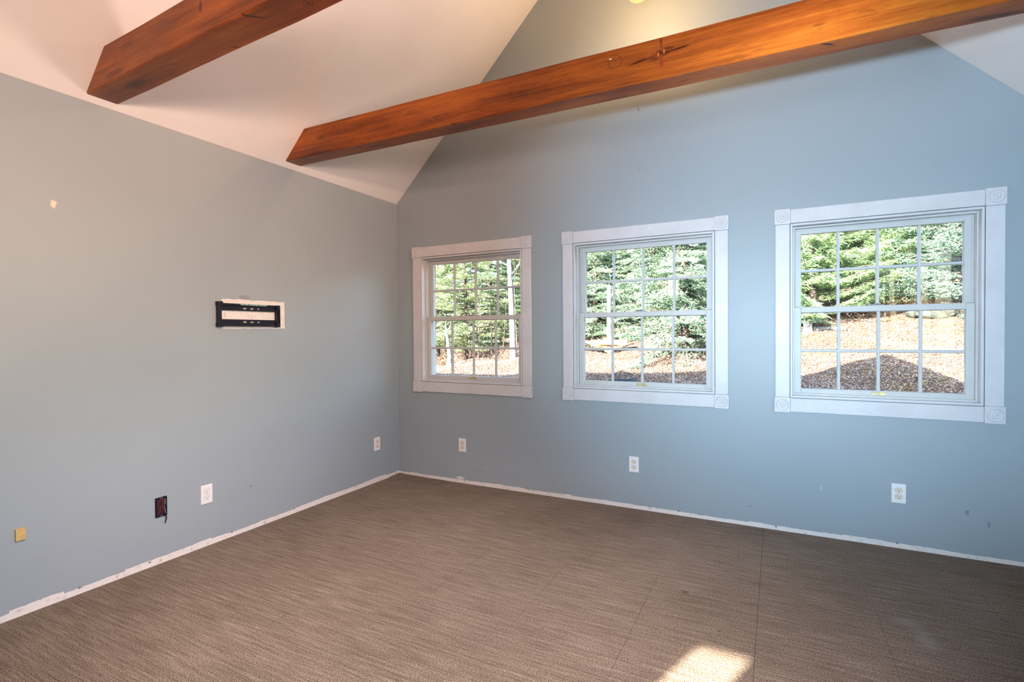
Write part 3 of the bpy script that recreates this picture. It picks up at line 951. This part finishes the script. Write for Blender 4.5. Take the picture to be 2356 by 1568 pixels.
def foliage_mat(name, dark, light, tint=None):
    t = NT(name)
    n = t.noise(scale=3.5, detail=5, rough=0.75)
    col = t.ramp(n, [(0.34, dark), (0.62, light)])
    if tint:
        col = t.mix(t.ramp(t.noise(scale=1.1, detail=3), [(0.58, (0, 0, 0)), (0.72, (0.7,)*3)]), col, tint)
    t.set(col, 0.55, 0, 0.25)
    tr = t.node('ShaderNodeBsdfTranslucent')
    t.l.new(col, tr.inputs[0])
    mx = t.node('ShaderNodeMixShader'); mx.inputs[0].default_value = 0.28
    t.l.new(t.b.outputs[0], mx.inputs[1]); t.l.new(tr.outputs[0], mx.inputs[2])
    t.l.new(mx.outputs[0], t.n['Material Output'].inputs[0])
    return t.m
m_spruce = foliage_mat('spruce_needles', (0.08, 0.15, 0.09), (0.3, 0.42, 0.3), (0.36, 0.28, 0.17))
m_fir = foliage_mat('fir_needles', (0.055, 0.11, 0.085), (0.23, 0.35, 0.27))
m_pine = foliage_mat('pine_needles', (0.14, 0.24, 0.1), (0.38, 0.52, 0.28))
m_yew = foliage_mat('yellow_green_needles', (0.1, 0.16, 0.08), (0.34, 0.4, 0.22), (0.38, 0.33, 0.2))
def bark_mat(name, c1, c2, c3, sz=9):
    t = NT(name)
    n = t.noise(t.mapped((4, 4, 1.0)), sz, 5, 0.7)
    t.bump(n, 0.6, 0.01)
    return t.set(t.ramp(n, [(0.38, c1), (0.48, c2), (0.66, c3)]), 0.85, 0, 0.15)
m_bark = bark_mat('gray_bark', (0.03, 0.025, 0.022), (0.08, 0.062, 0.055), (0.14, 0.115, 0.105))
m_birch = bark_mat('birch_bark', (0.06, 0.05, 0.055), (0.27, 0.25, 0.255), (0.36, 0.345, 0.35), 5)
m_leaflit = [simple('fallen_leaf_tan', (0.21, 0.148, 0.11), 0.8, 0, 0.2, 0.4, 3), simple('fallen_leaf_pale', (0.28, 0.23, 0.21), 0.8, 0, 0.2, 0.25, 3), simple('fallen_leaf_rust', (0.19, 0.09, 0.058), 0.8, 0, 0.2, 0.5, 3)]

# --- ground
gx = np.concatenate([np.linspace(-40, -14, 14), np.linspace(-13, 16, 110), np.linspace(17, 45, 14)])
gy = np.concatenate([np.linspace(-40, -9, 8), np.linspace(-8, 0, 6), np.linspace(0.4, 26, 110), np.linspace(27, 60, 20)])
GX, GY = np.meshgrid(gx, gy)
GZ = ground_z(GX, GY)
V = np.stack([GX, GY, GZ], -1).reshape(-1, 3)
nx, ny = len(gx), len(gy)
idx = np.arange(nx*ny).reshape(ny, nx)
F = np.stack([idx[:-1, :-1], idx[:-1, 1:], idx[1:, 1:], idx[1:, :-1]], -1).reshape(-1, 4)
o = link(bpy.data.objects.new('ground', np_mesh('ground', V, F, m_ground, True)))
tag(o, kind='structure')

# --- fallen leaves and needles lying over it (uncountable)
n = 330000
y = 3.5 + 13*rs.uniform(0, 1, n)**1.2
span = (y+3.685)/3.685
x = 3.06 + (rs.uniform(-3.0, 1.35, n))*span
z = ground_z(x, y)+0.008
cen = np.stack([x, y, z+rs.uniform(0, 0.018, n)], -1)
th = rs.uniform(0, 2*PI, n)
dirs = np.stack([np.cos(th), np.sin(th), rs.normal(0, 0.35, n)], -1)
V, F = blades(cen, dirs, 0.030, 0.016, rs, False)
me = np_mesh('fallen_leaves', V, F, m_leaflit)
me.polygons.foreach_set('material_index', rs.choice([0, 0, 1, 1, 2], len(F)).astype(np.int32))
o = link(bpy.data.objects.new('fallen_leaves', me))
tag(o, 'tan and rust coloured fallen leaves covering the sloping yard', 'leaves', kind='stuff')

# --- trees
def conifer_mesh(seed, Ht, R, z_first, dz, nb, tuft_len, tuft_w, droop, shape=0.85, step=0.085, twig=0.34, upturn=0.25, jitter=0.2):
    rnd = np.random.RandomState(seed)
    cen, dr = [], []
    br = []
    z = z_first
    while z < Ht-0.15:
        L0 = R*max(0.03, (1-(z-z_first)/(Ht-z_first)))**shape
        k = nb if L0 > 0.5 else max(3, nb-2)
        a0 = rnd.uniform(0, 2*PI)
        for b in range(k):
            az = a0+2*PI*b/k+rnd.normal(0, 0.2)
            L = L0*rnd.uniform(0.75, 1.12)
            el = rnd.normal(-droop*(1-z/Ht)+0.15*(z/Ht), jitter)
            zz = z+rnd.uniform(-dz*0.5, dz*0.5)
            ts = np.arange(0.12*L, L, step)
            if len(ts) == 0: continue
            h = np.array([math.cos(az), math.sin(az)])
            sag = np.tan(el)*ts + upturn*ts*ts/max(L, 0.3)*0.35
            P = np.stack([h[0]*ts, h[1]*ts, zz+sag], -1)
            br.append((0, 0, zz, P[-1]))
            side = np.array([-h[1], h[0], 0])
            fwd = np.array([h[0], h[1], math.tan(el)*0.5])
            for sgn in (-1, 1):
                tl = twig*np.minimum(1.0, 0.35+(L-ts)/max(0.5, 0.55*L))*rnd.uniform(0.6, 1.25, len(ts))*min(1, L/0.9+0.3)
                d = side*sgn*0.85 + fwd*0.55
                d = d/np.linalg.norm(d)
                m = 8
                for j in range(m):
                    f = (j+0.6)/m
                    pc = P + d[None, :]*(tl*f)[:, None]
                    pc[:, 2] -= 0.10*tl*f*f
                    pc += rnd.normal(0, 0.022, pc.shape)
                    dd = np.tile(d, (len(ts), 1)) + rnd.normal(0, 0.42, pc.shape)
                    keep = rnd.uniform(size=len(ts)) < 0.85
                    cen.append(pc[keep]); dr.append(dd[keep])
            # tips
            cen.append(P); dr.append(np.tile(fwd, (len(ts), 1))+rnd.normal(0, 0.35, P.shape))
        z += dz*rnd.uniform(0.8, 1.2)
    cen = np.concatenate(cen); dr = np.concatenate(dr)
    V, F = blades(cen, dr, tuft_len, tuft_w, rnd, True)
    return V, F, br

def trunk_bm(Ht, r0, br=(), n=9, lean=(0, 0), seed=1):
    rnd = random.Random(seed)
    bm = bmesh.new()
    pts, rad = [], []
    k = 10
    for i in range(k+1):
        t_ = i/k
        pts.append((lean[0]*t_+rnd.uniform(-0.02, 0.02)*(i > 0), lean[1]*t_+rnd.uniform(-0.02, 0.02)*(i > 0), -0.25+(Ht+0.25)*t_))
        rad.append(r0*(1-0.9*t_)*(1.25 if i == 0 else 1))
    tube(bm, pts, rad, n)
    for (a, b, zz, tip) in br:
        t_ = zz/Ht
        r1 = max(0.006, r0*0.28*(1-t_))
        tube(bm, [(lean[0]*t_, lean[1]*t_, zz), ((lean[0]*t_+tip[0])/2, (lean[1]*t_+tip[1])/2, (zz+tip[2])/2-0.02), tuple(tip)], [r1, r1*0.6, 0.003], 4, False)
    return bm

protos = {}
def proto(key, leafmat, barkmat, r0, **kw):
    V, F, br = conifer_mesh(**kw)
    lm = np_mesh('needles', V, F, leafmat)
    bm = trunk_bm(kw['Ht'], r0, br)
    tm = bpy.data.meshes.new('trunk'); bm.to_mesh(tm); bm.free(); tm.materials.append(barkmat)
    protos[key] = (lm, tm)

proto('spruce', m_spruce, m_bark, 0.13, seed=1, Ht=8.5, R=2.0, z_first=0.35, dz=0.20, nb=7, tuft_len=0.105, tuft_w=0.022, droop=0.35)
proto('spruce2', m_spruce, m_bark, 0.13, seed=2, Ht=9.5, R=2.3, z_first=0.9, dz=0.23, nb=7, tuft_len=0.105, tuft_w=0.023, droop=0.30)
proto('fir', m_fir, m_bark, 0.12, seed=3, Ht=8.0, R=1.9, z_first=0.5, dz=0.25, nb=7, tuft_len=0.09, tuft_w=0.022, droop=0.05, twig=0.42, jitter=0.06)
proto('pine', m_pine, m_bark, 0.11, seed=4, Ht=7.0, R=1.9, z_first=0.35, dz=0.27, nb=6, tuft_len=0.19, tuft_w=0.020, droop=-0.05, twig=0.36, jitter=0.2, upturn=0.5)
proto('yew', m_yew, m_bark, 0.10, seed=5, Ht=8.5, R=2.2, z_first=0.7, dz=0.25, nb=7, tuft_len=0.11, tuft_w=0.024, droop=0.2, jitter=0.2)

def tree(kind, x, y, sc, rot, label, group=None, name=None, cat='tree'):
    lm, tm = protos[kind]
    nm = name or {'spruce': 'spruce_tree', 'spruce2': 'spruce_tree', 'fir': 'fir_tree', 'pine': 'pine_tree', 'yew': 'conifer_tree'}[kind]
    root = empty(nm, (x, y, float(ground_z(x, y))), (0, 0, rot))
    root.scale = (sc, sc, sc)
    tag(root, label, cat, group)
    link(bpy.data.objects.new('trunk', tm), root)
    link(bpy.data.objects.new('foliage', lm), root)
    return root

# trees that fill the windows, nearest first
tree('spruce', 0.95, 9.9, 0.98, 0.4, 'large blue-green spruce whose boughs fill the middle window')
tree('spruce', -2.9, 14.6, 0.95, 2.0, 'darker spruce left behind the pale post in the middle window')
tree('spruce', 2.5, 12.6, 1.0, 1.1, 'spruce just right of the large spruce in the middle window')
tree('spruce', -0.75, 14.2, 1.0, 2.9, 'spruce behind the left side of the large spruce in the middle window')
tree('pine', 3.9, 12.6, 1.05, 0.7, 'bright yellow-green pine at the left of the right-hand window')
tree('pine', 5.35, 15.0, 1.1, 2.5, 'second bright green pine, behind the middle of the right-hand window')
tree('fir', 7.3, 13.2, 1.1, 0.2, 'dark green fir at the right edge of the right-hand window')
tree('yew', -7.9, 13.6, 1.0, 0.0, 'yellowish green conifer at the left edge of the leftmost window')
tree('yew', -6.2, 16.2, 1.0, 1.9, 'olive green conifer behind the thin stems in the leftmost window')
tree('spruce2', -4.6, 15.4, 0.95, 3.1, 'spruce directly right of the pale trunk in the leftmost window')
BACK = 'conifers in the second row behind the yard'
for i, (x, y, k, sc, rt_) in enumerate(((-12.0, 17.5, 'yew', 1.05, 0.3), (-9.6, 18.6, 'spruce2', 1.1, 1.3), (-7.6, 20.0, 'yew', 1.2, 2.1), (-5.2, 19.6, 'fir', 1.2, 0.9),
                                   (-3.4, 20.4, 'spruce2', 1.1, 4.0), (-1.2, 18.4, 'fir', 1.1, 5.0), (0.9, 17.4, 'spruce2', 1.1, 2.7), (2.6, 18.8, 'yew', 1.1, 0.1),
                                   (4.6, 20.5, 'fir', 1.2, 3.3), (6.9, 19.2, 'spruce2', 1.1, 1.9), (9.2, 17.6, 'fir', 1.1, 0.6), (11.6, 19.4, 'spruce2', 1.2, 2.2),
                                   (-14.0, 21.0, 'fir', 1.2, 1.0), (-10.6, 23.0, 'spruce2', 1.3, 0.2), (-1.8, 24.0, 'yew', 1.3, 0.2), (3.6, 24.5, 'spruce2', 1.3, 1.2), (8.6, 23.5, 'yew', 1.3, 2.0))):
    tree(k, x, y, sc, rt_, 'conifer in the crowded back row of the woods behind the yard', BACK)

# bare deciduous trees: pale birch, thin stems
def bare_tree(x, y, Ht, r0, lean, seed, mat, label, nbr=9, name='birch_tree', group=None, zb=1.6):
    rnd = random.Random(seed)
    root = empty(name, (x, y, float(ground_z(x, y))))
    tag(root, label, 'tree', group)
    bm = trunk_bm(Ht, r0, (), 12, lean, seed)
    obj('trunk', bm, mat, root)
    if nbr:
        for _ in range(nbr):
            bm = bmesh.new()
            z0 = rnd.uniform(zb, Ht*0.9); t_ = z0/Ht
            az = rnd.uniform(0, 2*PI); L = rnd.uniform(0.7, 1.7)*(1-t_*0.5)
            p = Vector((lean[0]*t_, lean[1]*t_, z0)); d = Vector((math.cos(az), math.sin(az), rnd.uniform(0.3, 0.9)))
            pts = [p]; 
            for k_ in range(5):
                pts.append(pts[-1]+d*L/5); d = (d+Vector((rnd.uniform(-.25, .25), rnd.uniform(-.25, .25), rnd.uniform(-.1, .25)))).normalized()
            tube(bm, pts, [r0*0.22, r0*0.18, r0*0.14, r0*0.10, r0*0.06, 0.003], 5, False)
            for k_ in (2, 3, 4):
                q = pts[k_]; d2 = (d+Vector((rnd.uniform(-1, 1), rnd.uniform(-1, 1), rnd.uniform(-.3, .6)))).normalized()
                tube(bm, [q, q+d2*L*0.25, q+d2*L*0.45+Vector((0, 0, 0.05))], [r0*0.08, r0*0.05, 0.002], 4, False)
            obj('branch', bm, mat, root)
    return root
bare_tree(-5.05, 12.2, 9.0, 0.115, (-0.35, 0), 3, m_birch, 'tall pale birch trunk in the right column of the leftmost window', 12)
bare_tree(-7.25, 11.6, 1.9, 0.11, (-0.3, 0.1), 8, m_birch, 'short broken birch trunk low in the leftmost window, second column of panes', 2, zb=1.2)
for i, (x, y, r0, hh) in enumerate(((-6.75, 12.6, 0.025, 3.2), (-6.45, 13.2, 0.03, 4.0), (-5.9, 12.9, 0.022, 2.6), (-5.62, 13.6, 0.03, 4.2), (-6.1, 14.2, 0.028, 4.0), (-4.7, 12.9, 0.05, 5.0))):
    bare_tree(x, y, hh, r0, (random.Random(i).uniform(-.25, .25), 0), 20+i, m_bark, 'thin leafless stem standing between the two birch trunks in the leftmost window', 5, 'sapling', 'thin leafless saplings at the edge of the yard', 0.8)
for i, (x, y, r0, hh) in enumerate(((6.55, 15.6, 0.10, 7), (6.95, 16.6, 0.08, 7), (7.5, 15.9, 0.11, 7), (7.2, 17.4, 0.09, 7), (3.45, 15.5, 0.12, 7))):
    bare_tree(x, y, hh, r0, (0.1, 0), 40+i, m_bark, 'grey leafless trunk standing in the shade behind the fir and pines', 5, 'bare_tree', 'grey leafless trunks behind the right-hand window', 2.5)

# pale post with an orange board
m_post = simple('weathered_post', (0.50, 0.44, 0.42), 0.8, 0, 0.2, 0.2, 12)
m_orange = simple('orange_board', (0.62, 0.33, 0.10), 0.6, 0, 0.3, 0.15, 10)
px, py = -1.60, 12.0
gz = float(ground_z(px, py))
root = empty('feeder_post', (px, py, gz))
tag(root, 'tall pale wooden post carrying an orange horizontal board, seen through the middle window', 'post')
bm = bmesh.new(); box(bm, -0.055, 0.055, -0.055, 0.055, -0.3, 2.08)
obj('post', bm, m_post, root, bevel=0.008)
bm = bmesh.new(); box(bm, -0.56, 0.62, -0.20, 0.16, 0.40, 0.44); box(bm, -0.56, 0.62, -0.20, -0.17, 0.29, 0.40)
b_ = obj('board', bm, m_orange, root, bevel=0.006); b_['label'] = 'orange wooden board'
bm = bmesh.new()
prism(bm, [(-0.12, 0.05), (-0.04, 0.05), (-0.05, 0.29), (-0.22, 0.29)], 'y', -0.1, -0.06)
prism(bm, [(0.06, 0.05), (0.12, 0.08), (0.30, 0.29), (0.14, 0.29)], 'y', -0.1, -0.06)
obj('brace', bm, m_orange, root)
# curved orange sled / slab leaning on the slope left of it
bm = bmesh.new()
cur = [(-0.75+0.15*i, 0.05+0.20*math.sin(PI*i/9)) for i in range(10)]
prism(bm, cur+[(p[0], p[1]-0.05) for p in cur[::-1]], 'y', -0.18, 0.18)
o = obj('curved_plank', bm, m_orange, None, bevel=0.004)
o.location = (-2.4, 11.7, float(ground_z(-2.4, 11.7))+0.16)
tag(o, 'curved orange plank lying on the slope left of the pale post', 'plank')

# fire pit with domed spark screen and poker
fx, fy = 0.27, 6.6
fz = float(ground_z(fx, fy))
m_iron = simple('dark_iron', (0.035, 0.035, 0.045), 0.5, 0.5, 0.5, 0.3, 12)
root = empty('fire_pit', (fx, fy, fz))
tag(root, 'round black metal fire pit with a domed wire screen below the middle window', 'fire pit')
bm = bmesh.new()
lathe(bm, [(0.02, 0.10), (0.14, 0.11), (0.24, 0.17), (0.30, 0.25), (0.345, 0.262), (0.345, 0.274), (0.295, 0.268), (0.235, 0.185), (0.13, 0.13), (0.0, 0.12)], 36)
obj('bowl', bm, m_iron, root, smooth=True)
bm = bmesh.new()
for k_ in range(3):
    a = PI/4+2*PI*k_/3
    tube(bm, [(0.22*math.cos(a), 0.22*math.sin(a), 0.18), (0.27*math.cos(a), 0.27*math.sin(a), 0.06), (0.31*math.cos(a), 0.31*math.sin(a), -0.05)], 0.010, 6)
    lg = obj('leg', bm, m_iron, root); bm = bmesh.new()
bm.free()
bm = bmesh.new()
for k_ in range(6):
    a = PI*k_/6
    tube(bm, [(0.28*math.cos(t_)*math.cos(a), 0.28*math.cos(t_)*math.sin(a), 0.275+0.17*math.sin(t_)) for t_ in [PI*j/14 for j in range(15)]], 0.0045, 5)
for zz in (0.06, 0.12):
    rr = 0.28*math.sqrt(1-(zz/0.17)**2)
    tube(bm, [(rr*math.cos(2*PI*j/24), rr*math.sin(2*PI*j/24), 0.275+zz) for j in range(25)], 0.003, 5, False)
tube(bm, [(-0.03, 0, 0.445), (-0.025, 0, 0.475), (0.025, 0, 0.475), (0.03, 0, 0.445)], 0.006, 6)
obj('screen', bm, m_iron, root)
bm = bmesh.new()
tube(bm, [(0.05, -0.2, 0.28), (0.30, -0.12, 0.33), (0.36, -0.10, 0.36), (0.47, -0.05, 0.60), (0.50, -0.03, 0.62)], 0.009, 6)
obj('poker', bm, m_iron, root)

# mossy boulder and tree stump on the slope, right-hand window
def boulder(x, y, sx, sy, sz, seed, mat, label, name='boulder'):
    bm = bmesh.new()
    bmesh.ops.create_icosphere(bm, subdivisions=4, radius=1)
    rnd = random.Random(seed)
    ph = [rnd.uniform(0, 6) for _ in range(6)]
    for v in bm.verts:
        p = v.co
        d = 1+0.12*math.sin(2.3*p.x+ph[0])*math.sin(2.9*p.y+ph[1])+0.07*math.sin(5*p.z+ph[2])*math.sin(4.4*p.x+ph[3])+0.03*math.sin(11*p.y+ph[4])
        v.co = Vector((p.x*sx*d, p.y*sy*d, p.z*sz*d))
    o = obj(name, bm, mat, None, smooth=True)
    o.location = (x, y, float(ground_z(x, y))+sz*0.25)
    return tag(o, label, 'rock')
t = NT('mossy_rock')
m_rock = t.set(t.ramp(t.noise(scale=4, detail=6, rough=0.7), [(0.35, (0.02, 0.026, 0.02)), (0.5, (0.048, 0.055, 0.048)), (0.65, (0.09, 0.092, 0.095))]), 0.9, 0, 0.2)
boulder(6.65, 13.3, 0.55, 0.40, 0.17, 3, m_rock, 'low mossy grey boulder at the top of the slope, right-hand window')
boulder(7.35, 13.0, 0.35, 0.3, 0.12, 5, m_rock, 'small mossy rock right of the low grey boulder on the slope')
bm = bmesh.new()
lathe(bm, [(0.16, -0.15), (0.13, 0.0), (0.105, 0.12), (0.10, 0.27), (0.09, 0.28), (0.0, 0.275)], 18)
m_stump = bark_mat('stump_wood', (0.05, 0.045, 0.045), (0.15, 0.14, 0.145), (0.21, 0.20, 0.21), 5)
o = obj('tree_stump', bm, m_stump, None, smooth=True)
o.location = (3.75, 11.6, float(ground_z(3.75, 11.6)))
tag(o, 'short pale tree stump at the far left of the right-hand window', 'stump')
bm = bmesh.new()
tube(bm, [(-0.45, 0, 0.05), (0.0, 0.03, 0.055), (0.3, -0.02, 0.05)], [0.06, 0.055, 0.05], 10)
o = obj('fallen_log', bm, m_stump, None)
o.location = (4.3, 11.7, float(ground_z(4.3, 11.7))); 
tag(o, 'short pale fallen log lying right of the tree stump', 'log')

# undergrowth: dead bracken and brush along the edge of the woods (uncountable)
n = 26000
x = rs.uniform(-11, 9, n); y = 12.2+rs.uniform(0, 5.5, n)+0.6*np.sin(x*1.3)
dens = (np.sin(x*2.1)+np.sin(y*1.9+x)+rs.normal(0, 0.8, n)) > 0.1
dens &= ~((x > 2.8) & (y < 14.2)); dens &= ~((x > -3.5) & (x < 1) & (y < 13.2))
x, y = x[dens], y[dens]; n = len(x)
hgt = np.abs(rs.normal(0, 0.16, n))
cen = np.stack([x, y, ground_z(x, y)+0.03+hgt], -1)
dirs = np.stack([rs.normal(0, 0.6, n), rs.normal(0, 0.6, n), rs.uniform(0.1, 1, n)], -1)
V, F = blades(cen, dirs, 0.20, 0.022, rs, True)
me = np_mesh('undergrowth', V, F, m_leaflit)
me.polygons.foreach_set('material_index', rs.choice([2, 0, 2, 1], len(F)).astype(np.int32))
tag(link(bpy.data.objects.new('undergrowth', me)), 'reddish dead bracken and brush along the foot of the trees', 'undergrowth', kind='stuff')
# moss and grass tufts on the slope
n = 1500
cx = rs.uniform(3.2, 8.0, 26); cyy = rs.uniform(6.5, 12.5, 26)
k = rs.randint(0, 26, n)
x = cx[k]+rs.normal(0, 0.28, n); y = cyy[k]+rs.normal(0, 0.16, n)
cen = np.stack([x, y, ground_z(x, y)+0.03], -1)
dirs = np.stack([rs.normal(0, 0.6, n), rs.normal(0, 0.6, n), np.ones(n)], -1)
V, F = blades(cen, dirs, 0.07, 0.012, rs, False)
tag(link(bpy.data.objects.new('grass_tufts', np_mesh('grass_tufts', V, F, simple('yellow_grass', (0.16, 0.13, 0.04), 0.8, 0, 0.2, 0.3, 2)))), 'yellow-green grass tufts scattered on the leafy slope', 'grass', kind='stuff')
